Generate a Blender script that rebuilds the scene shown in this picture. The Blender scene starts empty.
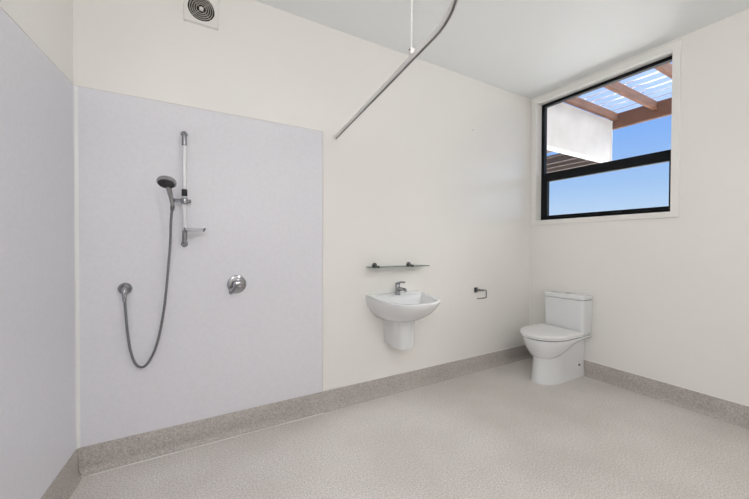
import bpy, bmesh, math, random
from mathutils import Vector, Matrix
random.seed(4)
sc = bpy.context.scene
COL = sc.collection
PI = math.pi

# ------------------------------------------------------------------ dimensions
D = 2.3634            # back wall
XL, XR = -0.491, 3.398
YB = -1.75            # wall behind the camera
LA = 0.1051           # the left wall runs slightly out of square
ZC = 2.893            # ceiling
ZP = 2.0996           # top of the shower lining
ZS = 0.145            # skirting height
PX = 0.924            # right edge of the lining
T = 0.14              # wall thickness
WY0, WY1, WZ0, WZ1 = 1.118, 2.285, 1.530, 2.812    # window opening
ldir = Vector((-math.sin(LA), -math.cos(LA), 0))   # along the left wall, towards the camera
def left_x(y): return XL - math.tan(LA) * (D - y)

# ------------------------------------------------------------------ materials
MATS = {}
def principled(name, color, rough=0.5, metal=0.0, spec=0.5, coat=0.0):
    m = bpy.data.materials.new(name); m.use_nodes = True
    b = m.node_tree.nodes['Principled BSDF']
    b.inputs['Base Color'].default_value = (*color, 1)
    b.inputs['Roughness'].default_value = rough
    b.inputs['Metallic'].default_value = metal
    b.inputs['Specular IOR Level'].default_value = spec
    b.inputs['Coat Weight'].default_value = coat
    MATS[name] = m
    return m, m.node_tree, b

def noise_bump(nt, b, scale, strength, dist=0.002, detail=3):
    tc = nt.nodes.new('ShaderNodeTexCoord')
    n = nt.nodes.new('ShaderNodeTexNoise'); n.inputs['Scale'].default_value = scale; n.inputs['Detail'].default_value = detail
    nt.links.new(tc.outputs['Object'], n.inputs['Vector'])
    bp = nt.nodes.new('ShaderNodeBump'); bp.inputs['Strength'].default_value = strength; bp.inputs['Distance'].default_value = dist
    nt.links.new(n.outputs['Fac'], bp.inputs['Height']); nt.links.new(bp.outputs['Normal'], b.inputs['Normal'])
    return tc, n

def mottled(name, c1, c2, scale, rough, bump=0.1, detail=6, lo=0.35, hi=0.65, spec=0.5, bumpscale=60):
    m, nt, b = principled(name, c1, rough, spec=spec)
    tc, _ = noise_bump(nt, b, bumpscale, bump)
    n = nt.nodes.new('ShaderNodeTexNoise'); n.inputs['Scale'].default_value = scale; n.inputs['Detail'].default_value = detail
    nt.links.new(tc.outputs['Object'], n.inputs['Vector'])
    r = nt.nodes.new('ShaderNodeValToRGB')
    r.color_ramp.elements[0].position = lo; r.color_ramp.elements[0].color = (*c1, 1)
    r.color_ramp.elements[1].position = hi; r.color_ramp.elements[1].color = (*c2, 1)
    nt.links.new(n.outputs['Fac'], r.inputs['Fac']); nt.links.new(r.outputs['Color'], b.inputs['Base Color'])
    return m, nt, b

mottled('wall_paint', (0.815, 0.80, 0.768), (0.83, 0.815, 0.783), 2.0, 0.16, spec=0.9, bump=0.03, bumpscale=90)
mottled('ceiling_paint', (0.87, 0.895, 0.90), (0.88, 0.905, 0.91), 2.0, 0.45, bump=0.05, bumpscale=90)
mottled('lining_sheet', (0.71, 0.705, 0.75), (0.735, 0.73, 0.775), 55.0, 0.38, bump=0.05, detail=8, bumpscale=140)
principled('white_trim', (0.82, 0.81, 0.78), 0.3)
principled('corner_bead_white', (0.80, 0.80, 0.80), 0.3)
principled('sealant', (0.74, 0.71, 0.66), 0.4)
principled('ceramic', (0.73, 0.74, 0.75), 0.08, coat=0.4)
principled('seat_plastic', (0.82, 0.82, 0.82), 0.18)
principled('chrome', (0.40, 0.40, 0.42), 0.06, metal=1.0)
principled('dark_chrome', (0.20, 0.20, 0.21), 0.22, metal=1.0)
principled('satin_chrome', (0.34, 0.34, 0.36), 0.24, metal=1.0)
principled('white_tube', (0.78, 0.78, 0.80), 0.2)
principled('black_plastic', (0.012, 0.012, 0.013), 0.4)
principled('dark_rubber', (0.03, 0.03, 0.032), 0.6)
principled('white_plastic', (0.78, 0.765, 0.74), 0.35)
principled('grey_strip', (0.16, 0.16, 0.165), 0.5)
principled('fan_hollow_shade', (0.012, 0.010, 0.009), 0.7)  # shade inside the fan, painted as near-black
principled('fan_grille', (0.42, 0.40, 0.37), 0.4)
principled('black_aluminium', (0.004, 0.005, 0.007), 0.4, spec=0.2)
principled('door_paint', (0.78, 0.77, 0.74), 0.35)
principled('painted_gap_shade', (0.03, 0.03, 0.03), 0.6)  # shade painted into the gap below the toilet lid

# hose: ribbed metal
m, nt, b = principled('hose_metal', (0.22, 0.22, 0.23), 0.28, metal=0.9)
# floor vinyl with fine flecks
def vinyl(name, base, dark, light, amount=1.0):
    m, nt, b = principled(name, base, 0.42, spec=0.4)
    tc, _ = noise_bump(nt, b, 260, 0.05, 0.0006)
    big = nt.nodes.new('ShaderNodeTexNoise'); big.inputs['Scale'].default_value = 2.2; big.inputs['Detail'].default_value = 5
    fine = nt.nodes.new('ShaderNodeTexNoise'); fine.inputs['Scale'].default_value = 120; fine.inputs['Detail'].default_value = 4; fine.inputs['Roughness'].default_value = 0.75
    vor = nt.nodes.new('ShaderNodeTexVoronoi'); vor.inputs['Scale'].default_value = 130
    for t in (big, fine, vor): nt.links.new(tc.outputs['Object'], t.inputs['Vector'])
    r1 = nt.nodes.new('ShaderNodeValToRGB'); r1.color_ramp.elements[0].position = 0.34; r1.color_ramp.elements[1].position = 0.66
    r1.color_ramp.elements[0].color = (*dark, 1); r1.color_ramp.elements[1].color = (*light, 1)
    e = r1.color_ramp.elements.new(0.5); e.color = (*base, 1)
    nt.links.new(fine.outputs['Fac'], r1.inputs['Fac'])
    mx = nt.nodes.new('ShaderNodeMix'); mx.data_type = 'RGBA'; mx.blend_type = 'MULTIPLY'; mx.inputs['Factor'].default_value = 0.45 * amount
    r2 = nt.nodes.new('ShaderNodeValToRGB'); r2.color_ramp.elements[0].position = 0.35; r2.color_ramp.elements[1].position = 0.65
    r2.color_ramp.elements[0].color = (0.78, 0.76, 0.74, 1); r2.color_ramp.elements[1].color = (1, 1, 1, 1)
    nt.links.new(big.outputs['Fac'], r2.inputs['Fac'])
    nt.links.new(r1.outputs['Color'], mx.inputs['A']); nt.links.new(r2.outputs['Color'], mx.inputs['B'])
    # sparse dark flecks
    cmpn = nt.nodes.new('ShaderNodeMath'); cmpn.operation = 'LESS_THAN'; cmpn.inputs[1].default_value = 0.13
    nt.links.new(vor.outputs['Distance'], cmpn.inputs[0])
    sc_ = nt.nodes.new('ShaderNodeMath'); sc_.operation = 'MULTIPLY'; sc_.inputs[1].default_value = 0.35
    nt.links.new(cmpn.outputs[0], sc_.inputs[0])
    mx2 = nt.nodes.new('ShaderNodeMix'); mx2.data_type = 'RGBA'; mx2.inputs['B'].default_value = (dark[0]*0.5, dark[1]*0.5, dark[2]*0.5, 1)
    nt.links.new(sc_.outputs[0], mx2.inputs['Factor']); nt.links.new(mx.outputs['Result'], mx2.inputs['A'])
    nt.links.new(mx2.outputs['Result'], b.inputs['Base Color'])
vinyl('floor_vinyl', (0.655, 0.617, 0.59), (0.44, 0.405, 0.38), (0.85, 0.81, 0.78))
vinyl('skirting_vinyl', (0.46, 0.425, 0.40), (0.31, 0.285, 0.265), (0.61, 0.57, 0.54))

# window glass: thin sheet, transmits straight and mirrors by fresnel
def thin_glass(name, tint, ior=1.35, body=None):
    m = bpy.data.materials.new(name); m.use_nodes = True; nt = m.node_tree; nt.nodes.clear()
    o = nt.nodes.new('ShaderNodeOutputMaterial'); t = nt.nodes.new('ShaderNodeBsdfTransparent'); g = nt.nodes.new('ShaderNodeBsdfGlossy')
    t.inputs['Color'].default_value = (*tint, 1); g.inputs['Roughness'].default_value = 0.02
    f = nt.nodes.new('ShaderNodeFresnel'); f.inputs['IOR'].default_value = ior
    mx = nt.nodes.new('ShaderNodeMixShader')
    nt.links.new(f.outputs[0], mx.inputs[0]); nt.links.new(t.outputs[0], mx.inputs[1]); nt.links.new(g.outputs[0], mx.inputs[2])
    last = mx
    if body:
        d = nt.nodes.new('ShaderNodeBsdfDiffuse'); d.inputs['Color'].default_value = (*body[0], 1)
        tl = nt.nodes.new('ShaderNodeBsdfTranslucent'); tl.inputs['Color'].default_value = (*body[0], 1)
        ad = nt.nodes.new('ShaderNodeMixShader'); ad.inputs[0].default_value = 0.7
        nt.links.new(d.outputs[0], ad.inputs[1]); nt.links.new(tl.outputs[0], ad.inputs[2])
        m2 = nt.nodes.new('ShaderNodeMixShader'); m2.inputs[0].default_value = body[1]
        nt.links.new(mx.outputs[0], m2.inputs[1]); nt.links.new(ad.outputs[0], m2.inputs[2]); last = m2
    nt.links.new(last.outputs[0], o.inputs['Surface'])
    MATS[name] = m
thin_glass('window_glass', (0.97, 0.985, 0.99))
thin_glass('shelf_glass', (0.90, 0.95, 0.92))
thin_glass('clear_plastic', (0.97, 0.97, 0.975), body=((0.8, 0.8, 0.82), 0.12))
thin_glass('clear_roofing', (0.84, 0.89, 0.95), ior=1.12, body=((0.72, 0.76, 0.82), 0.13))
principled('glass_edge', (0.10, 0.17, 0.13), 0.15)

# timber
def timber(name, c1, c2):
    m, nt, b = principled(name, c1, 0.65)
    tc = nt.nodes.new('ShaderNodeTexCoord'); mp = nt.nodes.new('ShaderNodeMapping')
    mp.inputs['Scale'].default_value = (3, 40, 40)
    n = nt.nodes.new('ShaderNodeTexNoise'); n.inputs['Scale'].default_value = 1.5; n.inputs['Detail'].default_value = 6
    nt.links.new(tc.outputs['Object'], mp.inputs['Vector']); nt.links.new(mp.outputs[0], n.inputs['Vector'])
    r = nt.nodes.new('ShaderNodeValToRGB'); r.color_ramp.elements[0].position = 0.35; r.color_ramp.elements[1].position = 0.65
    r.color_ramp.elements[0].color = (*c1, 1); r.color_ramp.elements[1].color = (*c2, 1)
    nt.links.new(n.outputs['Fac'], r.inputs['Fac']); nt.links.new(r.outputs['Color'], b.inputs['Base Color'])
timber('stained_timber', (0.10, 0.038, 0.018), (0.20, 0.08, 0.04))
timber('dark_timber', (0.085, 0.06, 0.05), (0.15, 0.105, 0.085))
mottled('cream_cladding', (0.54, 0.51, 0.475), (0.62, 0.59, 0.55), 3.0, 0.6, bump=0.1)
mottled('outside_paving', (0.68, 0.68, 0.66), (0.76, 0.76, 0.74), 4.0, 0.8, bump=0.2)
mottled('outside_render', (0.70, 0.66, 0.58), (0.74, 0.70, 0.62), 3.0, 0.7, bump=0.1)

m = bpy.data.materials.new('fill_glow'); m.use_nodes = True; nt = m.node_tree; nt.nodes.clear()  # emission of the fill globes added behind the viewer
o = nt.nodes.new('ShaderNodeOutputMaterial'); e = nt.nodes.new('ShaderNodeEmission')
e.inputs['Color'].default_value = (1.0, 0.99, 0.985, 1); e.inputs['Strength'].default_value = 26.0
nt.links.new(e.outputs[0], o.inputs['Surface']); MATS['fill_glow'] = m

# ------------------------------------------------------------------ helpers
def link_bm(name, bm, mat, parent=None, smooth=False, bevel=0.0, seg=2, normals=True):
    if normals: bmesh.ops.recalc_face_normals(bm, faces=bm.faces)
    me = bpy.data.meshes.new(name); bm.to_mesh(me); bm.free()
    ob = bpy.data.objects.new(name, me); COL.objects.link(ob)
    mats = mat if isinstance(mat, (list, tuple)) else [mat]
    for mm in mats: me.materials.append(MATS[mm])
    if smooth:
        for p in me.polygons: p.use_smooth = True
        try: me.set_sharp_from_angle(angle=math.radians(38))
        except Exception: pass
    if bevel:
        bv = ob.modifiers.new('bevel', 'BEVEL'); bv.width = bevel; bv.segments = seg; bv.limit_method = 'ANGLE'; bv.angle_limit = math.radians(40)
    if parent is not None: ob.parent = parent
    return ob
def box(bm, x0, x1, y0, y1, z0, z1, mi=0):
    v = [bm.verts.new((x, y, z)) for x in (x0, x1) for y in (y0, y1) for z in (z0, z1)]
    for q in ((0,1,3,2),(4,6,7,5),(0,4,5,1),(2,3,7,6),(0,2,6,4),(1,5,7,3)):
        f = bm.faces.new([v[i] for i in q]); f.material_index = mi
def prism(bm, pts, z0, z1):
    a = [bm.verts.new((p[0], p[1], z0)) for p in pts]; b = [bm.verts.new((p[0], p[1], z1)) for p in pts]
    n = len(pts); bm.faces.new(a[::-1]); bm.faces.new(b)
    for i in range(n): bm.faces.new((a[i], a[(i+1)%n], b[(i+1)%n], b[i]))
def loft(bm, rings, cap0=True, cap1=True, mi=0):
    R = [[bm.verts.new(p) for p in r] for r in rings]; n = len(R[0])
    for a, b in zip(R, R[1:]):
        for i in range(n):
            f = bm.faces.new((a[i], a[(i+1)%n], b[(i+1)%n], b[i])); f.material_index = mi
    if cap0: bm.faces.new(R[0][::-1]).material_index = mi
    if cap1: bm.faces.new(R[-1]).material_index = mi
def frame_of(t):
    t = t.normalized(); up = Vector((0,0,1)) if abs(t.z) < 0.9 else Vector((0,1,0))
    a = t.cross(up).normalized(); return a, a.cross(t).normalized()
def tube(bm, pts, r, n=14, caps=True, mi=0):
    pts = [Vector(p) for p in pts]; rr = r if isinstance(r, (list, tuple)) else [r]*len(pts)
    t0 = (pts[1]-pts[0]).normalized(); a, b = frame_of(t0); rings = []
    for i, p in enumerate(pts):
        t = ((pts[i+1] if i < len(pts)-1 else p) - (pts[i-1] if i else p)).normalized()
        a = (a - t*a.dot(t)).normalized(); b = t.cross(a)
        rings.append([p + rr[i]*(a*math.cos(k*2*PI/n) + b*math.sin(k*2*PI/n)) for k in range(n)])
    loft(bm, rings, caps, caps, mi)
def lathe(bm, origin, axis, prof, n=32, mi=0):
    # prof: (distance along axis, radius)
    o = Vector(origin); ax = Vector(axis).normalized(); a, b = frame_of(ax)
    loft(bm, [[o + ax*h + max(r, 1e-4)*(a*math.cos(k*2*PI/n)+b*math.sin(k*2*PI/n)) for k in range(n)] for h, r in prof], True, True, mi)
def smooth_path(pts, k=8):
    pts = [Vector(p) for p in pts]; P = [pts[0]*2-pts[1]] + pts + [pts[-1]*2-pts[-2]]; out = []
    for i in range(1, len(P)-2):
        for j in range(k):
            t = j/k; p0,p1,p2,p3 = P[i-1:i+3]
            out.append(0.5*((2*p1)+(p2-p0)*t+(2*p0-5*p1+4*p2-p3)*t*t+(3*p1-p0-3*p2+p3)*t**3))
    out.append(pts[-1]); return out
def empty(name, loc, label, cat, group=None):
    o = bpy.data.objects.new(name, None); COL.objects.link(o); o.location = loc; o.empty_display_size = 0.1
    o['label'] = label; o['category'] = cat
    if group: o['group'] = group
    return o
def tag(o, label, cat, group=None):
    o['label'] = label; o['category'] = cat
    if group: o['group'] = group
    return o
def structure(o, label=None, cat=None):
    o['kind'] = 'structure'
    if label: o['label'] = label
    if cat: o['category'] = cat
    return o
def part(name, bm, mat, parent, **k):
    """parts are modelled in world coordinates; move them into the parent's space"""
    off = Vector(parent.matrix_world.translation) if False else world_loc(parent)
    for v in bm.verts: v.co -= off
    return link_bm(name, bm, mat, parent, **k)
def world_loc(o):
    l = Vector(o.location)
    while o.parent is not None: o = o.parent; l = l + Vector(o.location)
    return l
def dloop(back, front, hw, straight=0.35, na=20, ns=6, nb=8, p=2.3):
    """D-shaped outline: u from back to front, v lateral; p controls squareness of the nose"""
    us = back + (front-back)*straight; pts = []
    for i in range(nb): pts.append((back, -hw + 2*hw*i/nb))
    for i in range(ns): pts.append((back + (us-back)*i/ns, hw))
    for i in range(na*2+1):
        a = PI/2 - PI*i/(na*2); c, s = math.cos(a), math.sin(a)
        pts.append((us + (front-us)*abs(c)**(2/p), hw*math.copysign(abs(s)**(2/p), s)))
    for i in range(1, ns): pts.append((us + (back-us)*i/ns, -hw))
    return pts

# ------------------------------------------------------------------ room shell
yb2, d2 = YB - T, D + T
bm = bmesh.new(); prism(bm, [(left_x(yb2)-T, yb2), (XR+T, yb2), (XR+T, d2), (left_x(d2)-T, d2)], -0.1, 0)
structure(link_bm('floor', bm, 'floor_vinyl'), 'pale beige flecked vinyl floor with coved edges', 'floor')
bm = bmesh.new(); prism(bm, [(left_x(yb2)-T, yb2), (XR+T, yb2), (XR+T, d2), (left_x(d2)-T, d2)], ZC, ZC+0.12)
structure(link_bm('ceiling', bm, 'ceiling_paint'), 'plain white painted flat ceiling', 'ceiling')
bm = bmesh.new(); box(bm, XL-T-0.02, XR+T, D, D+T, 0, ZC)
wall_back = structure(link_bm('wall_back', bm, 'wall_paint'), 'long cream wall carrying shower, basin and roll holder', 'wall')
# right wall with window opening
bm = bmesh.new()
g = 0.018
box(bm, XR, XR+T, yb2, WY0-g, 0, ZC); box(bm, XR, XR+T, WY1+g, D, 0, ZC)
box(bm, XR, XR+T, WY0-g, WY1+g, 0, WZ0-g); box(bm, XR, XR+T, WY0-g, WY1+g, WZ1+g, ZC)
bmesh.ops.remove_doubles(bm, verts=bm.verts, dist=1e-5)
structure(link_bm('wall_right', bm, 'wall_paint', normals=False), 'cream wall with the high black window', 'wall')
bm = bmesh.new(); prism(bm, [(left_x(yb2), yb2), (left_x(d2), d2), (left_x(d2)-T, d2), (left_x(yb2)-T, yb2)], 0, ZC)
structure(link_bm('wall_left', bm, 'wall_paint'), 'cream wall at the left edge above the shower lining', 'wall')
# wall behind the camera, with a doorway
DX0, DX1, DZ = 1.55, 2.47, 2.05
bm = bmesh.new()
box(bm, left_x(YB), DX0, YB-T, YB, 0, ZC); box(bm, DX1, XR, YB-T, YB, 0, ZC); box(bm, DX0, DX1, YB-T, YB, DZ, ZC)
structure(link_bm('wall_front', bm, 'wall_paint'), 'cream wall behind the viewer with the door', 'wall')
bm = bmesh.new(); box(bm, DX0+0.035, DX1-0.035, YB-0.06, YB-0.02, 0.008, DZ-0.035)
door = structure(link_bm('door_1', bm, 'door_paint', bevel=0.002), 'white flush door behind the viewer', 'door')
bm = bmesh.new(); box(bm, DX0, DX0+0.033, YB-T, YB+0.012, 0, DZ); box(bm, DX1-0.033, DX1, YB-T, YB+0.012, 0, DZ); box(bm, DX0+0.033, DX1-0.033, YB-T, YB+0.012, DZ-0.033, DZ)
link_bm('door_frame', bm, 'white_trim', door)
bm = bmesh.new(); tube(bm, [(DX0+0.10, YB-0.02, 1.0), (DX0+0.10, YB+0.035, 1.0), (DX0+0.115, YB+0.045, 1.0), (DX0+0.22, YB+0.045, 1.0)], 0.009); lathe(bm, (DX0+0.10, YB-0.0199, 1.0), (0,1,0), [(0,0.026),(0.008,0.026),(0.008,0.001)])
link_bm('door_handle', bm, 'satin_chrome', door, smooth=True)

# shower lining sheets
LT = 0.006
bm = bmesh.new(); box(bm, XL+0.004, PX, D-LT, D, ZS, ZP)
structure(link_bm('trim_1', bm, 'lining_sheet', bevel=0.0015), 'pale lilac grey wet lining sheet behind the shower', 'wall lining')
nrm = Vector((math.cos(LA), -math.sin(LA), 0))      # into the room from the left wall
def lw(s, out, z): p = Vector((XL, D, 0)) + ldir*s + nrm*out; return Vector((p.x, p.y, z))
smax = (D - YB)/math.cos(LA)
bm = bmesh.new(); prism(bm, [lw(0.004,0,0).xy, lw(0.004,LT,0).xy, lw(smax,LT,0).xy, lw(smax,0,0).xy], ZS, ZP)
structure(link_bm('trim_2', bm, 'lining_sheet', bevel=0.0015), 'pale grey wet lining sheet on the left wall', 'wall lining')
# corner mould: small concave white bead between the two sheets
bm = bmesh.new(); pts = [Vector((XL+0.0, D, 0))]
a0 = lw(0.016, LT+0.001, 0); b0 = Vector((XL+0.019, D-LT-0.001, 0)); cpt = Vector((XL+0.008, D-LT-0.003, 0))
arc = [a0.lerp(cpt, t).lerp(cpt.lerp(b0, t), t) for t in [i/8 for i in range(9)]]
prism(bm, [lw(0.018, 0, 0).xy] + [p.xy for p in arc] + [(XL+0.021, D), (XL, D)], ZS, ZP-0.004)
structure(link_bm('trim_3', bm, 'corner_bead_white', smooth=True), 'white moulded bead in the shower corner', 'trim')
# edge bead of lining at its right end and top
bm = bmesh.new(); box(bm, PX, PX+0.007, D-LT-0.001, D, ZS, ZP+0.004); box(bm, XL+0.004, PX, D-LT-0.001, D, ZP, ZP+0.004)
structure(link_bm('trim_4', bm, 'sealant', bevel=0.0015), 'thin pale bead along the lining edge', 'trim')
bm = bmesh.new(); prism(bm, [lw(0.008,0,0).xy, lw(0.008,LT+0.001,0).xy, lw(smax,LT+0.001,0).xy, lw(smax,0,0).xy], ZP, ZP+0.004)
structure(link_bm('trim_5', bm, 'sealant'), 'thin pale bead on top of the left lining', 'trim')

# coved skirtings: profile (out from wall, height)
prof = [(0.0, 0.0), (0.040, 0.0), (0.036, 0.0012), (0.028, 0.006), (0.020, 0.013), (0.0145, 0.021), (0.0115, 0.032), (0.0105, 0.045), (0.0095, ZS-0.002), (0.0085, ZS), (0.0, ZS)]
def skirting(name, A, B, n_in, lab, miterA=0.0, miterB=0.0):
    A, B, n_in = Vector(A), Vector(B), Vector(n_in); t = (B-A).normalized(); bm = bmesh.new()
    rings = []
    for P, mt in ((A, miterA), (B, -miterB)):
        rings.append([P + n_in*o + t*o*mt + Vector((0,0,z)) for o, z in prof])
    loft(bm, rings); return structure(link_bm(name, bm, 'skirting_vinyl', smooth=True), lab, 'skirting')
k = math.tan((PI/2 - LA)/2 if False else (PI/4 - 0))
skirting('baseboard_back', (XL, D, 0), (XR, D, 0), (0,-1,0), 'flecked vinyl skirting along the long back wall', math.tan(math.radians(45)+LA/2), 1)
skirting('baseboard_left', (XL, D, 0), (left_x(YB), YB, 0), tuple(nrm), 'flecked vinyl skirting under the left lining', math.tan(math.radians(45)+LA/2), 1)
skirting('baseboard_right', (XR, D, 0), (XR, YB, 0), (-1,0,0), 'flecked vinyl skirting under the window wall', 1, 1)
skirting('baseboard_front', (left_x(YB), YB, 0), (DX0, YB, 0), (0,1,0), 'flecked vinyl skirting behind the viewer, left of door', 1, 0)
bm = bmesh.new()
box(bm, PX+0.007, XR, D-0.007, D, ZS, ZS+0.005); box(bm, XR-0.007, XR, YB, D-0.007, ZS, ZS+0.005)
structure(link_bm('trim_6', bm, 'white_plastic'), 'pale capping bead above the skirting', 'trim')

bm = bmesh.new(); box(bm, XL+0.06, PX, D-0.050, D-0.0405, -0.0005, 0.0022)
structure(link_bm('trim_7', bm, 'white_plastic'), 'thin pale weld line in the vinyl at the shower wall foot', 'trim')

# ------------------------------------------------------------------ window
win = bpy.data.objects.new('window_1', None); COL.objects.link(win); win.location = (XR, (WY0+WY1)/2, WZ0)
structure(win, 'high black aluminium window with white architrave', 'window')
FX0, FX1 = XR+0.080, XR+0.128       # frame depth range
# timber lining of the reveal
bm = bmesh.new(); q = 0.0
r0, r1 = XR-0.004, XR+T
box(bm, r0, r1, WY0-0.018, WY0, WZ0-0.018, WZ1+0.018); box(bm, r0, r1, WY1, WY1+0.018, WZ0-0.018, WZ1+0.018)
box(bm, r0, r1, WY0, WY1, WZ0-0.018, WZ0); box(bm, r0, r1, WY0, WY1, WZ1, WZ1+0.018)
part('reveal_lining', bm, 'white_trim', win)
bm = bmesh.new(); aw = 0.052; ax0 = XR-0.014
box(bm, ax0, XR, WY0-aw, WY0-0.002, WZ0-aw+0.006, WZ1+aw); box(bm, ax0, XR, WY1+0.002, WY1+aw, WZ0-aw+0.006, WZ1+aw)
box(bm, ax0, XR, WY0-0.002, WY1+0.002, WZ0-aw+0.006, WZ0-0.002); box(bm, ax0, XR, WY0-0.002, WY1+0.002, WZ1+0.002, WZ1+aw)
part('architrave', bm, 'white_trim', win)
RZ0, RZ1 = 1.953, 2.046
FW = 0.034; FN = 0.022
bm = bmesh.new()
box(bm, FX0, FX1, WY0, WY0+FN, WZ0, WZ1); box(bm, FX0, FX1, WY1-FW, WY1, WZ0, WZ1)
box(bm, FX0, FX1, WY0+FN, WY1-FW, WZ0, WZ0+0.030); box(bm, FX0, FX1, WY0+FN, WY1-FW, WZ1-0.030, WZ1)
box(bm, FX0, FX1, WY0+FN, WY1-FW, RZ0+0.03, RZ1)
part('window_frame', bm, 'black_aluminium', win, bevel=0.0015)
bm = bmesh.new(); s0, s1 = WY0+FN, WY1-FW; sw = 0.040
box(bm, FX0-0.006, FX1-0.01, s0, s0+0.016, WZ0+0.03, RZ0+0.03); box(bm, FX0-0.006, FX1-0.01, s1-sw, s1, WZ0+0.03, RZ0+0.03)
box(bm, FX0-0.006, FX1-0.01, s0+0.016, s1-sw, WZ0+0.03, WZ0+0.052); box(bm, FX0-0.006, FX1-0.01, s0+0.016, s1-sw, RZ0, RZ0+0.03)
sash = part('awning_sash', bm, 'black_aluminium', win, bevel=0.0015)
def pane(y0, y1, z0, z1, x, parent):
    bm = bmesh.new(); vs = [bm.verts.new(p) for p in ((x,y0,z0),(x,y1,z0),(x,y1,z1),(x,y0,z1))]; bm.faces.new(vs)
    return part('glass_pane', bm, 'window_glass', parent, normals=False)
pane(WY0+FN, WY1-FW, RZ1, WZ1-0.030, XR+0.108, win)
pane(s0+0.016, s1-sw, WZ0+0.052, RZ0, XR+0.10, win)

# ------------------------------------------------------------------ curtain rail
ZR = 2.062
rail = empty('curtain_rail', (1.03, D, ZR), 'white overhead shower curtain rail curving round from the back wall', 'curtain rail')
path = [(1.0295, D-0.004), (0.868, 1.10)]
d = (Vector(path[1])-Vector(path[0])).normalized()
p1 = Vector((0.861, 1.02)); nleft = Vector((d.y, -d.x))   # turning towards the left wall
if nleft.x > 0: nleft = -nleft
Rb = 0.46; cc = p1 + nleft*Rb; pts2 = [Vector(path[0]) + (p1-Vector(path[0]))*i/6 for i in range(7)]
a_start = math.atan2(-nleft.y, -nleft.x)
for i in range(1, 19):
    a = a_start - (PI/2)*i/18; pts2.append(cc + Rb*Vector((math.cos(a), math.sin(a))))
end = pts2[-1]; s = end.copy(); dirn = (pts2[-1]-pts2[-2]).normalized()
while s.x > left_x(s.y) + LT*1.05 + 0.004: s = s + dirn*0.002
pts2.append(s)
def track(bm, pts, w, z0, z1):
    rings = []
    for i, p in enumerate(pts):
        t = ((pts[i+1] if i < len(pts)-1 else p) - (pts[i-1] if i else p)).normalized(); n = Vector((-t.y, t.x))
        a, b = p + n*w/2, p - n*w/2
        rings.append([(a.x,a.y,z0),(b.x,b.y,z0),(b.x,b.y,z1),(a.x,a.y,z1)])
    loft(bm, rings)
bm = bmesh.new(); track(bm, pts2, 0.020, ZR, ZR+0.022); part('rail_track', bm, 'white_plastic', rail, bevel=0.002)
bm = bmesh.new(); track(bm, pts2[:-1], 0.008, ZR-0.0015, ZR+0.0005); part('underside_strip', bm, 'grey_strip', rail)  # narrow grey strip along the track underside
bm = bmesh.new(); box(bm, 1.0295-0.02, 1.0295+0.02, D-0.006, D, ZR-0.010, ZR+0.032); part('wall_flange', bm, 'white_plastic', rail, bevel=0.002)
bm = bmesh.new(); box(bm, s.x-0.006+0.0, s.x+0.004, s.y-0.022, s.y+0.022, ZR-0.012, ZR+0.034); part('wall_flange', bm, 'white_plastic', rail)
hx, hy = 0.8725, 1.183
bm = bmesh.new(); tube(bm, [(hx, hy, ZR+0.03), (hx, hy, ZC)], 0.0028, 12); lathe(bm, (hx, hy, ZC), (0,0,-1), [(0,0.02),(0.006,0.02),(0.01,0.007)], 20)
part('hanger_rod', bm, 'white_plastic', rail, smooth=True)
bm = bmesh.new(); box(bm, hx-0.011, hx+0.011, hy-0.010, hy+0.010, ZR+0.018, ZR+0.044); clamp = part('rail_clamp', bm, 'white_plastic', rail, bevel=0.002)
bm = bmesh.new(); lathe(bm, (hx-0.011, hy-0.002, ZR+0.036), (-1,0,0), [(0,0.0035),(0.003,0.0035)], 12); part('clamp_screw', bm, 'dark_chrome', clamp)

# ------------------------------------------------------------------ extractor fan
fc = Vector((0.118, D, 2.714))
fan = empty('extractor_fan', (fc.x, D, 2.619), 'square white extractor fan with round dark grille, high above shower', 'extractor fan')
bm = bmesh.new(); hs = 0.0955; n = 48; R0 = 0.075
outer, inner = [], []
for i in range(n):
    a = 2*PI*i/n; c, s_ = math.cos(a), math.sin(a); k = hs/max(abs(c), abs(s_))
    outer.append((fc.x + c*k, fc.z + s_*k)); inner.append((fc.x + c*R0, fc.z + s_*R0))
loft(bm, [[(x, D, z) for x, z in outer], [(x, D-0.012, z) for x, z in outer], [(fc.x+(x-fc.x)*0.965, D-0.018, fc.z+(z-fc.z)*0.965) for x, z in outer],
          [(x, D-0.018, z) for x, z in inner], [(x, D-0.004, z) for x, z in inner]], True, True)
part('cover_plate', bm, 'white_plastic', fan, smooth=True)
bm = bmesh.new(); lathe(bm, (fc.x, D-0.004, fc.z), (0,-1,0), [(0,0.0745),(0.003,0.0745)], 48); part('fan_hollow_shade', bm, 'fan_hollow_shade', fan)  # solid disc, the hollow's shade is put into its colour
bm = bmesh.new()
for r in (0.064, 0.052, 0.040, 0.028):
    rings = []
    for i in range(48):
        a = 2*PI*i/48; c, s_ = math.cos(a), math.sin(a)
        rings.append([(fc.x+c*(r+dr), D-y, fc.z+s_*(r+dr)) for dr, y in ((-0.002,0.012),(0.002,0.012),(0.002,0.018),(-0.002,0.018))])
    rings.append(rings[0]); loft(bm, rings, False, False)
for kk in range(4):
    a = PI/4 + kk*PI/2; dv = Vector((math.cos(a), 0, math.sin(a)))
    tube(bm, [Vector((fc.x, D-0.012, fc.z)) + dv*0.008, Vector((fc.x, D-0.012, fc.z)) + dv*0.076], 0.0016, 6)
bmesh.ops.remove_doubles(bm, verts=bm.verts, dist=1e-6)
part('grille_rings', bm, 'fan_grille', fan)
bm = bmesh.new(); lathe(bm, (fc.x, D-0.010, fc.z), (0,-1,0), [(0,0.012),(0.010,0.012),(0.012,0.008)], 24); part('grille_hub', bm, 'white_plastic', fan, smooth=True)

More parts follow.
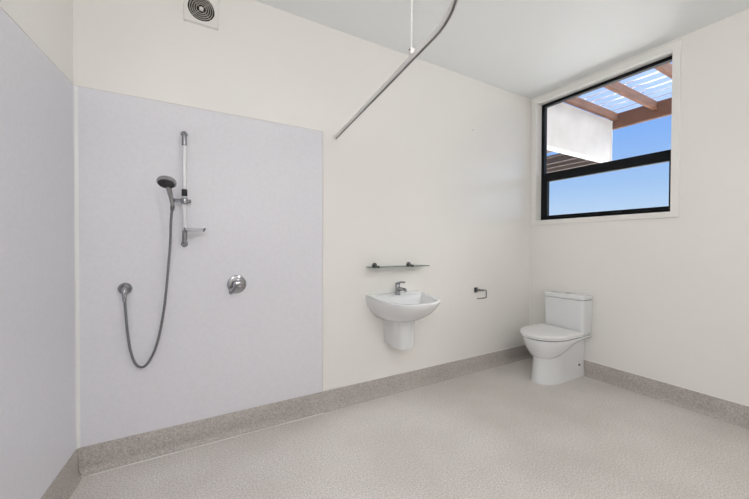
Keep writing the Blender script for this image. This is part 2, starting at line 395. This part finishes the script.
# ------------------------------------------------------------------ shower slide rail
WL = D - LT     # lining face
sx, sy = 0.0235, 2.310
sr = empty('shower_slide_rail', (sx, WL, 1.236), 'upright chrome and white shower slide rail on the lining', 'shower rail')
bm = bmesh.new(); tube(bm, [(sx, sy, 1.325), (sx, sy, 1.855)], 0.0118, 20); part('rail_bar', bm, 'white_tube', sr, smooth=True)
for z, sg in ((1.855, 1), (1.325, -1)):
    bm = bmesh.new()
    pth = [(sx, sy, z - sg*0.012), (sx, sy, z + sg*0.030), (sx, sy+0.003, z + sg*0.048), (sx, sy+0.012, z + sg*0.062), (sx, sy+0.026, z + sg*0.070), (sx, WL, z + sg*0.072)]
    tube(bm, smooth_path(pth, 5), 0.0138, 18)
    lathe(bm, (sx, WL, z + sg*0.070), (0,-1,0), [(0,0.019),(0.005,0.019),(0.009,0.014)], 24)
    part('end_bracket', bm, 'satin_chrome', sr, smooth=True)
bm = bmesh.new(); lathe(bm, (sx, sy, 1.540), (0,0,1), [(0,0.0145),(0.002,0.0155),(0.040,0.0155),(0.042,0.0145)], 24); part('stop_collar', bm, 'black_plastic', sr, smooth=True)
bm = bmesh.new(); lathe(bm, (sx, sy, 1.492), (0,0,1), [(0,0.017),(0.002,0.0185),(0.038,0.0185),(0.040,0.017)], 24)
tube(bm, [(sx, sy, 1.512), (-0.005, 2.283, 1.510), (-0.036, 2.246, 1.505)], [0.013, 0.0105, 0.013], 16)
lathe(bm, (sx+0.012, sy+0.004, 1.512), (1,0.1,0), [(0,0.012),(0.018,0.012),(0.022,0.009)], 20)
slider = part('slider_bracket', bm, 'chrome', sr, smooth=True)
# clear soap dish on the bar
bm = bmesh.new()
def rr_loop(cx_, cy_, hx_, hy_, r, n=6):
    out = []
    for qx, qy, a0 in ((1,1,0),(-1,1,PI/2),(-1,-1,PI),(1,-1,3*PI/2)):
        for i in range(n+1):
            a = a0 + PI/2*i/n; out.append((cx_+qx*(hx_-r)+r*math.cos(a), cy_+qy*(hy_-r)+r*math.sin(a)))
    return out
O = rr_loop(0.075, 2.285, 0.062, 0.042, 0.03)
zb, zt = 1.328, 1.350
def sc_loop(L, k, cx_=0.075, cy_=2.285): return [(cx_+(x-cx_)*k, cy_+(y-cy_)*k) for x, y in L]
loft(bm, [[(x,y,zb) for x,y in sc_loop(O,0.86)], [(x,y,zt) for x,y in O], [(x,y,zt) for x,y in sc_loop(O,0.94)], [(x,y,zb+0.004) for x,y in sc_loop(O,0.82)]])
part('soap_dish', bm, 'clear_plastic', sr, smooth=True)

# handset resting in the slider
hs_ = empty('handheld_shower', (-0.042, 2.236, 1.48), 'chrome handheld shower head clipped in the slide rail bracket', 'shower head')
Hb, Ht = Vector((-0.036, 2.238, 1.475)), Vector((-0.056, 2.196, 1.578))
bm = bmesh.new(); pp = smooth_path([Hb, Hb.lerp(Ht, 0.35)+Vector((0,0.004,0)), Hb.lerp(Ht, 0.7)+Vector((0,0.004,0)), Ht], 5)
tube(bm, pp, [0.0095 + 0.006*(i/(len(pp)-1)) for i in range(len(pp))], 16)
part('handle', bm, 'chrome', hs_, smooth=True)
hc = Vector((-0.064, 2.168, 1.588)); hax = Vector((-0.10, -0.42, -0.90)).normalized()   # spray face looks down and to the room
bm = bmesh.new(); lathe(bm, hc, -hax, [(-0.004, 0.042), (0.0, 0.0478), (0.010, 0.049), (0.018, 0.0455), (0.026, 0.034), (0.031, 0.020), (0.033, 0.004)], 40)
part('head_shell', bm, 'chrome', hs_, smooth=True)
bm = bmesh.new(); lathe(bm, hc + hax*0.001, hax, [(0.0, 0.042), (0.006, 0.0405), (0.008, 0.038), (0.008, 0.014), (0.010, 0.013), (0.010, 0.001)], 40)
for ring_r, cnt in ((0.020, 8), (0.028, 12), (0.036, 16)):
    a_, b_ = frame_of(hax)
    for i in range(cnt):
        a = 2*PI*i/cnt; lathe(bm, hc + hax*0.009 + ring_r*(a_*math.cos(a)+b_*math.sin(a)), hax, [(0,0.0014),(0.0025,0.001)], 6)
part('spray_face', bm, 'dark_rubber', hs_, smooth=True)

# hose
hose = empty('shower_hose', (-0.2, 2.30, 0.55), 'flexible chrome shower hose hanging in a long loop', 'shower hose')
hp = [Hb+Vector((0.0,0.0,0.004)), (-0.041,2.243,1.44), (-0.0465,2.262,1.36), (-0.049,2.288,1.277), (-0.057,2.30,1.166), (-0.069,2.305,1.013), (-0.083,2.31,0.873), (-0.108,2.315,0.718), (-0.138,2.32,0.612), (-0.172,2.325,0.553),
      (-0.199,2.325,0.545), (-0.224,2.325,0.572), (-0.245,2.325,0.646), (-0.260,2.32,0.772), (-0.266,2.315,0.882), (-0.270,2.31,0.945)]
fine = smooth_path(hp, 26); bm = bmesh.new()
tube(bm, fine, [0.0068 + 0.0007*(1 if i % 4 < 2 else -1) for i in range(len(fine))], 12)
part('corrugated_tube', bm, 'hose_metal', hose, smooth=False)
bm = bmesh.new(); t0 = (Vector(fine[1])-Vector(fine[0])).normalized(); lathe(bm, Hb - t0*0.0, t0, [(0,0.010),(0.004,0.0112),(0.022,0.0105),(0.030,0.0078)], 20); part('hose_nut', bm, 'dark_chrome', hose, smooth=True)
bm = bmesh.new(); lathe(bm, (-0.270,2.31,0.930), (0.0,0,1), [(0,0.0078),(0.006,0.0105),(0.026,0.0112)], 20); part('hose_nut', bm, 'chrome', hose, smooth=True)
# outlet elbow
oz = 0.998
out = empty('hose_outlet', (-0.272, WL, oz), 'round chrome hose outlet elbow low on the lining', 'shower outlet')
bm = bmesh.new(); lathe(bm, (-0.272, WL, oz), (0,-1,0), [(0,0.034),(0.005,0.034),(0.014,0.029),(0.022,0.018),(0.026,0.013)], 36); part('flange', bm, 'satin_chrome', out, smooth=True)
bm = bmesh.new(); tube(bm, smooth_path([(-0.272, WL-0.015, oz), (-0.272, WL-0.036, oz), (-0.271, 2.312, oz-0.012), (-0.270, 2.31, oz-0.040)], 5), 0.0125, 18); part('elbow', bm, 'chrome', out, smooth=True)

# mixer
mx_, mz = 0.322, 0.990
mix = empty('shower_mixer', (mx_, WL, mz), 'round chrome shower mixer with down-pointing lever', 'shower mixer')
bm = bmesh.new(); lathe(bm, (mx_, WL, mz), (0,-1,0), [(0,0.060),(0.004,0.060),(0.010,0.056),(0.013,0.046),(0.014,0.034)], 48); part('wall_plate', bm, 'chrome', mix, smooth=True)
bm = bmesh.new(); lathe(bm, (mx_, WL-0.012, mz), (0,-1,0), [(0,0.034),(0.018,0.032),(0.036,0.029),(0.046,0.024),(0.050,0.014),(0.051,0.002)], 36); part('cartridge_body', bm, 'chrome', mix, smooth=True)
bm = bmesh.new(); L0 = Vector((mx_, WL-0.046, mz)); L1 = Vector((0.272, 2.262, 0.947))
for off in (-0.008, 0.008):
    dv = (L1-L0).cross(Vector((0,1,0))).normalized()*off
    tube(bm, smooth_path([L0+dv*0.6, L0.lerp(L1,0.5)+dv+Vector((0,-0.006,0)), L1+dv*0.9], 5), 0.0058, 12)
tube(bm, [L1+dv*0.9, L1-dv*0.9], 0.0062, 12)
part('lever', bm, 'satin_chrome', mix, smooth=True)

# ------------------------------------------------------------------ glass shelf
sh = empty('glass_shelf', (1.552, D, 1.06), 'narrow clear glass shelf on two chrome wall brackets above basin', 'shelf')
bm = bmesh.new(); x0, x1, y0, y1 = 1.288, 1.866, 2.243, 2.352
L = rr_loop((x0+x1)/2, (y0+y1)/2, (x1-x0)/2, (y1-y0)/2, 0.012)
a = [bm.verts.new((x,y,1.0735)) for x,y in L]; b_ = [bm.verts.new((x,y,1.0795)) for x,y in L]
f1 = bm.faces.new(a[::-1]); f2 = bm.faces.new(b_)
for i in range(len(L)):
    f = bm.faces.new((a[i], a[(i+1)%len(L)], b_[(i+1)%len(L)], b_[i])); f.material_index = 1
part('glass_plate', bm, ['shelf_glass', 'glass_edge'], sh)
for x in (1.376, 1.718):
    bm = bmesh.new(); lathe(bm, (x, D, 1.085), (0,-1,0), [(0,0.023),(0.006,0.023),(0.010,0.019),(0.011,0.010),(0.030,0.010)], 28)
    box(bm, x-0.010, x+0.010, 2.296, 2.350, 1.0797, 1.0862); box(bm, x-0.010, x+0.010, 2.296, 2.350, 1.066, 1.0733)
    part('wall_bracket', bm, 'dark_chrome', sh, smooth=True)

# ------------------------------------------------------------------ wash basin
BX = 1.558; ZB = 0.826
bas = empty('wash_basin', (BX, D, 0.44), 'white ceramic wall-hung wash basin with short pedestal shroud', 'basin')
def bw(u, v, z): return (BX + v, D - u, z)
NL = dict(na=24, ns=8, nb=12)
def bring(back, front, hw, z, straight=0.42, p=2.5, zf=None):
    L = dloop(back, front, hw, straight, p=p, **NL)
    return [bw(u, v, z if zf is None else z + (zf-z)*((u-back)/(front-back))) for u, v in L]
bm = bmesh.new()
dep = 0.445
rings = [bring(0, 0.20, 0.12, 0.640, 0.3, 2.2), bring(0, 0.265, 0.165, 0.650, 0.3, 2.2), bring(0, 0.325, 0.200, 0.675, 0.3, 2.2), bring(0, 0.375, 0.232, 0.710, 0.3, 2.25), bring(0, 0.413, 0.257, 0.750, 0.32, 2.3),
         bring(0, 0.436, 0.270, 0.785, 0.35, 2.4), bring(0, dep, 0.276, 0.808, 0.38, 2.45), bring(0, dep+0.001, 0.2765, 0.820, 0.38, 2.5), bring(0.001, dep-0.004, 0.273, 0.8275, 0.38, 2.5),
         bring(0.008, dep-0.020, 0.258, 0.829, 0.38, 2.5)]
# rim to bowl
rings += [bring(0.10, dep-0.028, 0.240, 0.826, 0.30, 2.4), bring(0.118, dep-0.040, 0.224, 0.812, 0.30, 2.3), bring(0.132, dep-0.058, 0.205, 0.785, 0.30, 2.3), bring(0.145, dep-0.085, 0.180, 0.750, 0.30, 2.2), bring(0.165, dep-0.13, 0.14, 0.718, 0.30, 2.1), bring(0.21, dep-0.19, 0.05, 0.705, 0.3, 2.0)]
loft(bm, rings)
for v in bm.verts: v.co.x = BX + (v.co.x-BX)*0.952; v.co.z += 0.004 + (0.020 - 0.031*((D-v.co.y)/dep))*max(0, (v.co.z-0.64)/0.19)
part('basin_bowl', bm, 'ceramic', bas, smooth=True)
bm = bmesh.new()
def sring(front, hw, z, tilt=0.0): return [bw(u, v*1.08+0.006, z + tilt*(1-u/0.23)) for u, v in dloop(0, front, hw, 0.45, p=2.4, na=16, ns=6, nb=8)]
loft(bm, [sring(0.205, 0.066, 0.418, 0.020), sring(0.222, 0.078, 0.424, 0.018), sring(0.228, 0.083, 0.450), sring(0.232, 0.087, 0.57), sring(0.238, 0.092, 0.655), sring(0.24, 0.095, 0.69)])
part('pedestal_shroud', bm, 'ceramic', bas, smooth=True)
bm = bmesh.new(); lathe(bm, bw(0.245, 0, 0.7125), (0,0,1), [(0,0.024),(0.003,0.024),(0.005,0.018),(0.003,0.010)], 24); part('waste_plug', bm, 'chrome', bas, smooth=True)
tx, ty, tz = 1.555, 2.287, 0.842
tap = empty('basin_tap', (tx, ty, tz), 'small chrome lever mixer tap on the basin', 'tap')
bm = bmesh.new(); lathe(bm, (tx, ty, tz), (0,0,1), [(0,0.027),(0.005,0.027),(0.009,0.022),(0.060,0.0205),(0.072,0.0215),(0.082,0.018)], 28); part('tap_body', bm, 'chrome', tap, smooth=True)
bm = bmesh.new(); pp = smooth_path([(tx, ty, tz+0.042), (tx+0.004, ty-0.045, tz+0.052), (tx+0.008, ty-0.092, tz+0.050), (tx+0.010, ty-0.108, tz+0.038)], 5); tube(bm, pp, [0.0165 - 0.004*i/(len(pp)-1) for i in range(len(pp))], 16); part('spout', bm, 'chrome', tap, smooth=True)
bm = bmesh.new(); lathe(bm, (tx, ty, tz+0.082), (0,0,1), [(0,0.020),(0.010,0.021),(0.018,0.015),(0.021,0.003)], 24)
pp = smooth_path([(tx, ty+0.004, tz+0.094), (tx+0.006, ty-0.035, tz+0.106), (tx+0.012, ty-0.085, tz+0.110)], 5); tube(bm, pp, [0.0105 - 0.004*i/(len(pp)-1) for i in range(len(pp))], 12); part('lever', bm, 'chrome', tap, smooth=True)

# ------------------------------------------------------------------ toilet roll holder
rh = empty('toilet_roll_holder', (2.51, D, 0.80), 'empty square-loop chrome toilet roll holder on the back wall', 'toilet roll holder')
bm = bmesh.new(); box(bm, 2.525, 2.567, D-0.009, D, 0.785, 0.835); lathe(bm, (2.546, D-0.009, 0.814), (0,-1,0), [(0,0.012),(0.052,0.012),(0.056,0.009)], 20); part('wall_plate', bm, 'dark_chrome', rh, bevel=0.002)
bm = bmesh.new(); yy = 2.302
tube(bm, [(2.546, yy, 0.812), (2.618, yy, 0.812), (2.630, yy, 0.806), (2.632, yy, 0.796), (2.632, yy, 0.748), (2.630, yy, 0.738), (2.618, yy, 0.733), (2.505, yy, 0.733)], 0.0062, 12)
part('roll_arm', bm, 'satin_chrome', rh, smooth=True)
bm = bmesh.new(); lathe(bm, (2.565, yy, 0.812), (1,0,0), [(0,0.010),(0.028,0.010)], 18); part('pivot_collar', bm, 'dark_chrome', rh, smooth=True)
# lone wall screw
bm = bmesh.new(); lathe(bm, (2.495, D, 2.388), (0,-1,0), [(0,0.010),(0.006,0.009),(0.012,0.004)], 16)
tag(link_bm('wall_screw', bm, 'white_plastic', smooth=True), 'tiny lone pale screw plug high on the cream wall', 'screw')

# ------------------------------------------------------------------ toilet
TY = 1.876
toi = empty('toilet', (XR, TY, 0), 'white close-coupled toilet with closed lid under the window', 'toilet')
G = 0.0
def tw(u, v, z): return (XR - u, TY + v, z)
# pan: straight-sided skirt
N2 = dict(na=22, ns=10, nb=10)
def tring(back, front, hw, z, straight=0.62, p=2.1): return [tw(u, v, z) for u, v in dloop(back, front, hw, straight, p=p, **N2)]
bm = bmesh.new()
loft(bm, [tring(0.022, 0.602, 0.127, 0.0), tring(0.022, 0.602, 0.127, 0.004), tring(0.022, 0.593, 0.123, 0.03), tring(0.022, 0.583, 0.119, 0.09), tring(0.022, 0.576, 0.117, 0.18), tring(0.022, 0.578, 0.119, 0.25), tring(0.022, 0.578, 0.121, 0.31), tring(0.022, 0.578, 0.125, 0.395)])
part('pan_skirt', bm, 'ceramic', toi, smooth=True)
# bowl flaring over the skirt, its belly rising towards the tank
bm = bmesh.new(); zr = 0.407
def bowl_ring(front, hw, drop):
    L = dloop(0.02, front, hw, 0.52, p=2.15, **N2); o_ = []
    for u, v in L:
        f = min(1, max(0, (u-0.12)/0.42)); f = f*f*(3-2*f)
        o_.append(tw(u, v, zr - drop*(0.30 + 0.70*f)))
    return o_
loft(bm, [bowl_ring(0.570, 0.118, 0.185), bowl_ring(0.595, 0.135, 0.172), bowl_ring(0.622, 0.156, 0.142), bowl_ring(0.643, 0.172, 0.105), bowl_ring(0.660, 0.187, 0.065), bowl_ring(0.669, 0.195, 0.03), bowl_ring(0.672, 0.197, 0.010), bowl_ring(0.668, 0.194, 0.0)])
part('bowl', bm, 'ceramic', toi, smooth=True)
bm = bmesh.new()
def flat_ring(back, front, hw, z, straight=0.45, p=2.2): return [tw(u, v, z) for u, v in dloop(back, front, hw, straight, p=p, **N2)]
loft(bm, [flat_ring(0.205, 0.666, 0.190, 0.416), flat_ring(0.20, 0.678, 0.200, 0.419), flat_ring(0.20, 0.678, 0.200, 0.429), flat_ring(0.205, 0.668, 0.192, 0.432)])
part('seat', bm, 'seat_plastic', toi, smooth=True)
bm = bmesh.new()
loft(bm, [flat_ring(0.200, 0.681, 0.202, 0.434), flat_ring(0.196, 0.687, 0.207, 0.437), flat_ring(0.196, 0.687, 0.207, 0.453), flat_ring(0.198, 0.682, 0.203, 0.460), flat_ring(0.21, 0.64, 0.175, 0.464), flat_ring(0.26, 0.52, 0.10, 0.466)])
part('lid', bm, 'seat_plastic', toi, smooth=True)
bm = bmesh.new(); loft(bm, [flat_ring(0.215, 0.652, 0.179, 0.405), flat_ring(0.215, 0.652, 0.179, 0.4355)]); part('seat_gap_shade', bm, 'painted_gap_shade', toi)  # near-black filler paints the shadow line between lid, seat and bowl
for v in (-0.075, 0.075):
    bm = bmesh.new(); lathe(bm, tw(0.203, v-0.02, 0.427), (0,1,0), [(0,0.012),(0.04,0.012)], 16); part('hinge', bm, 'satin_chrome', toi, smooth=True)
# tank
def rbox(u0, u1, hw, z, r): return [tw(x, y, z) for x, y in rr_loop((u0+u1)/2, 0, (u1-u0)/2, hw, r, 5)]
bm = bmesh.new(); loft(bm, [rbox(0.004, 0.168, 0.172, 0.405, 0.03), rbox(0.004, 0.176, 0.180, 0.411, 0.03), rbox(0.004, 0.180, 0.188, 0.44, 0.03), rbox(0.004, 0.184, 0.192, 0.60, 0.03), rbox(0.004, 0.188, 0.194, 0.740, 0.03)])
part('cistern', bm, 'ceramic', toi, smooth=True)
bm = bmesh.new(); loft(bm, [rbox(0.006, 0.185, 0.188, 0.743, 0.03), rbox(0.003, 0.190, 0.193, 0.747, 0.03), rbox(0.001, 0.194, 0.197, 0.752, 0.032), rbox(0.001, 0.194, 0.197, 0.776, 0.032), rbox(0.004, 0.191, 0.194, 0.783, 0.03), rbox(0.02, 0.175, 0.178, 0.786, 0.025)])
part('cistern_lid', bm, 'ceramic', toi, smooth=True)
bm = bmesh.new(); lathe(bm, tw(0.095, 0, 0.785), (0,0,1), [(0,0.024),(0.004,0.024),(0.006,0.021)], 28); part('flush_button', bm, 'chrome', toi, smooth=True)
bm = bmesh.new(); lathe(bm, (XR-0.106, TY-0.118, 0.116), (0,-1,0), [(0,0.0105),(0.008,0.0105),(0.010,0.008)], 20); part('fixing_cap', bm, 'dark_chrome', toi, smooth=True)

# ------------------------------------------------------------------ fill globes, added out of view to brighten the room
def fill_globe(x, y, r, lab, watts):
    cl = empty('fill_globe', (x, y, ZC), lab, 'added fill light', 'added fill globes behind the viewer')
    bm = bmesh.new(); lathe(bm, (x, y, ZC), (0,0,-1), [(0, 0.06), (0.018, 0.06), (0.024, 0.05)], 32); part('ceiling_rose', bm, 'white_plastic', cl, smooth=True)
    bm = bmesh.new(); tube(bm, [(x, y, ZC-0.02), (x, y, ZC-0.44)], 0.008, 12); part('stem', bm, 'white_plastic', cl, smooth=True)
    bm = bmesh.new(); lathe(bm, (x, y, ZC-0.435), (0,0,-1), [(r - r*math.cos(PI*k/18), r*math.sin(PI*k/18)) for k in range(19)], 36); part('globe', bm, 'fill_glow', cl, smooth=True)
fill_globe(1.15, -0.45, 0.17, 'added unseen globe fill light nearer the window wall', 0)
fill_globe(-0.15, -0.95, 0.17, 'added unseen globe fill light nearer the left wall', 0)

# ------------------------------------------------------------------ outside
bm = bmesh.new(); box(bm, XR+T+0.001, 14, -8, 12, -0.25, -0.15)
structure(link_bm('ground', bm, 'outside_paving'), 'pale paved ground outside the window', 'ground')
per = empty('pergola', (5.5, 1.5, -0.15), 'stained timber pergola with clear corrugated roof outside window', 'pergola')
raf = [2.43, 1.97, 1.50, 1.03, 0.56, 0.09, -0.38]
for i, y in enumerate(raf):
    bm = bmesh.new(); box(bm, XR+T+0.045, 5.452, y-0.024, y+0.024, 3.062, 3.165); part('rafter', bm, 'stained_timber', per, bevel=0.003)
bm = bmesh.new(); box(bm, 5.455, 5.505, -0.6, 2.52, 2.955, 3.165); part('header_beam', bm, 'stained_timber', per, bevel=0.003)
bm = bmesh.new(); box(bm, XR+T, XR+T+0.042, -0.6, 2.52, 3.02, 3.165); part('ledger', bm, 'stained_timber', per, bevel=0.003)
for y in (-0.5,):
    bm = bmesh.new(); box(bm, 5.43, 5.53, y-0.05, y+0.05, -0.15, 2.954); part('post', bm, 'stained_timber', per, bevel=0.004)
bm = bmesh.new(); ptch = 0.19; nx = 25*8; cols = []
for i in range(nx+1):
    x = XR+T+0.01 + i*(2.02/nx); z = 3.187 + 0.017*math.cos(2*PI*(x-3.5)/ptch)
    cols.append((bm.verts.new((x, -0.65, z)), bm.verts.new((x, 2.56, z))))
for a_, b2 in zip(cols, cols[1:]): bm.faces.new((a_[0], a_[1], b2[1], b2[0]))
part('roof_sheet', bm, 'clear_roofing', per, smooth=True)
for i, y in enumerate(raf[:5]):
    for k_ in range(6):
        bm = bmesh.new(); x = 3.55 + 0.05 + k_*0.3
        lathe(bm, (x, y, 3.206), (0,0,1), [(0,0.012),(0.003,0.012),(0.006,0.006),(0.010,0.005)], 10)
        part('roof_screw', bm, 'dark_chrome', per)
# cream infill panel
wp = empty('cladding_panel', (4.5, 2.47, 2.45), 'cream cladding panel hanging under the pergola end rafter', 'cladding panel')
bm = bmesh.new(); box(bm, XR+T+0.05, 5.38, 2.458, 2.50, 2.47, 3.058); part('panel_sheet', bm, 'cream_cladding', wp)
bm = bmesh.new(); box(bm, XR+T+0.05, 5.392, 2.448, 2.512, 2.440, 2.469); part('edge_batten', bm, 'white_trim', wp, bevel=0.002)
bm = bmesh.new(); box(bm, 5.381, 5.392, 2.448, 2.512, 2.469, 3.058); part('edge_batten', bm, 'white_trim', wp, bevel=0.002)
# lower timber lean-to beyond
lt = empty('timber_awning', (5.0, 3.5, -0.15), 'dark timber slatted awning beyond the cream panel', 'awning')
for x in (3.65, 3.98, 4.31, 4.64, 5.42, 5.72, 6.02, 6.30):
    bm = bmesh.new(); box(bm, x-0.024, x+0.024, 2.75 if x < 5 else 2.96, 6.2, 2.64, 2.72); part('slat_beam', bm, 'dark_timber', lt)
bm = bmesh.new(); box(bm, 3.6, 5.05, 2.7, 6.2, 2.725, 2.75); part('soffit_board', bm, 'dark_timber', lt)
bm = bmesh.new(); box(bm, 5.30, 6.34, 2.93, 6.2, 2.725, 2.75); part('soffit_board', bm, 'dark_timber', lt)
bm = bmesh.new(); box(bm, 3.6, 5.05, 2.66, 2.70, 2.64, 2.75); part('end_fascia', bm, 'dark_timber', lt)
for x in (3.7, 6.25):
    bm = bmesh.new(); box(bm, x-0.05, x+0.05, 6.0, 6.1, -0.15, 2.64); part('post', bm, 'dark_timber', lt)

# ------------------------------------------------------------------ world and sun
w = bpy.data.worlds.new('World'); sc.world = w; w.use_nodes = True; nt = w.node_tree; nt.nodes.clear()
o = nt.nodes.new('ShaderNodeOutputWorld'); bg = nt.nodes.new('ShaderNodeBackground')
tc = nt.nodes.new('ShaderNodeTexCoord'); sep = nt.nodes.new('ShaderNodeSeparateXYZ'); nt.links.new(tc.outputs['Generated'], sep.inputs[0])
ramp = nt.nodes.new('ShaderNodeValToRGB'); cr = ramp.color_ramp
cr.elements[0].position = 0.0; cr.elements[0].color = (0.70, 0.82, 0.95, 1)
cr.elements[1].position = 1.0; cr.elements[1].color = (0.07, 0.20, 0.62, 1)
for pos, c in ((0.08, (0.52, 0.69, 0.92)), (0.15, (0.38, 0.585, 0.91)), (0.27, (0.24, 0.46, 0.94)), (0.5, (0.15, 0.35, 0.86))):
    e = cr.elements.new(pos); e.color = (*c, 1)
nt.links.new(sep.outputs['Z'], ramp.inputs['Fac'])
# bright lobe added to the sky, away from the sun, as window light
dot = nt.nodes.new('ShaderNodeVectorMath'); dot.operation = 'DOT_PRODUCT'; dot.inputs[1].default_value = Vector((0.66, -0.14, 0.74)).normalized()
nt.links.new(tc.outputs['Generated'], dot.inputs[0])
mx0 = nt.nodes.new('ShaderNodeMath'); mx0.operation = 'MAXIMUM'; mx0.inputs[1].default_value = 0.0
pw = nt.nodes.new('ShaderNodeMath'); pw.operation = 'POWER'; pw.inputs[1].default_value = 30.0
ml = nt.nodes.new('ShaderNodeMath'); ml.operation = 'MULTIPLY'; ml.inputs[1].default_value = 42.0
nt.links.new(dot.outputs['Value'], mx0.inputs[0]); nt.links.new(mx0.outputs[0], pw.inputs[0]); nt.links.new(pw.outputs[0], ml.inputs[0])
vm = nt.nodes.new('ShaderNodeVectorMath'); vm.operation = 'SCALE'; vm.inputs[0].default_value = (1.0, 0.95, 0.88); nt.links.new(ml.outputs[0], vm.inputs['Scale'])
ad = nt.nodes.new('ShaderNodeVectorMath'); ad.operation = 'ADD'; nt.links.new(ramp.outputs['Color'], ad.inputs[0]); nt.links.new(vm.outputs[0], ad.inputs[1])
nt.links.new(ad.outputs[0], bg.inputs['Color']); bg.inputs['Strength'].default_value = 0.95
nt.links.new(bg.outputs[0], o.inputs['Surface'])
sd = bpy.data.lights.new('sun', 'SUN'); sd.energy = 6.0; sd.angle = math.radians(0.6); sd.color = (1.0, 0.94, 0.85)
so = bpy.data.objects.new('sun', sd); COL.objects.link(so)
so.rotation_euler = Vector((-0.06, -0.10, 0.99)).to_track_quat('Z', 'Y').to_euler()

# ------------------------------------------------------------------ camera
cam = bpy.data.cameras.new('camera'); co = bpy.data.objects.new('camera', cam); COL.objects.link(co)
cam.sensor_width = 36; cam.sensor_fit = 'HORIZONTAL'; cam.lens = 333.4355/749*36; cam.clip_start = 0.02
yaw, pit, rol = 0.5277025966, -0.0123960184, 0.0036197139
f = Vector((math.sin(yaw)*math.cos(pit), math.cos(yaw)*math.cos(pit), math.sin(pit))); r = Vector((math.cos(yaw), -math.sin(yaw), 0)); u = r.cross(f)
r2 = r*math.cos(rol) + u*math.sin(rol); u2 = -r*math.sin(rol) + u*math.cos(rol)
M = Matrix((( r2.x, u2.x, -f.x, 0), (r2.y, u2.y, -f.y, 0), (r2.z, u2.z, -f.z, 1.25), (0,0,0,1)))
co.matrix_world = M; sc.camera = co

vs = sc.view_settings; vs.view_transform = 'Standard'; vs.look = 'None'; vs.exposure = 0.08; vs.gamma = 1.0; vs.use_curve_mapping = False
cy = sc.cycles; cy.max_bounces = 14; cy.diffuse_bounces = 8; cy.transparent_max_bounces = 16; cy.sample_clamp_indirect = 8.0
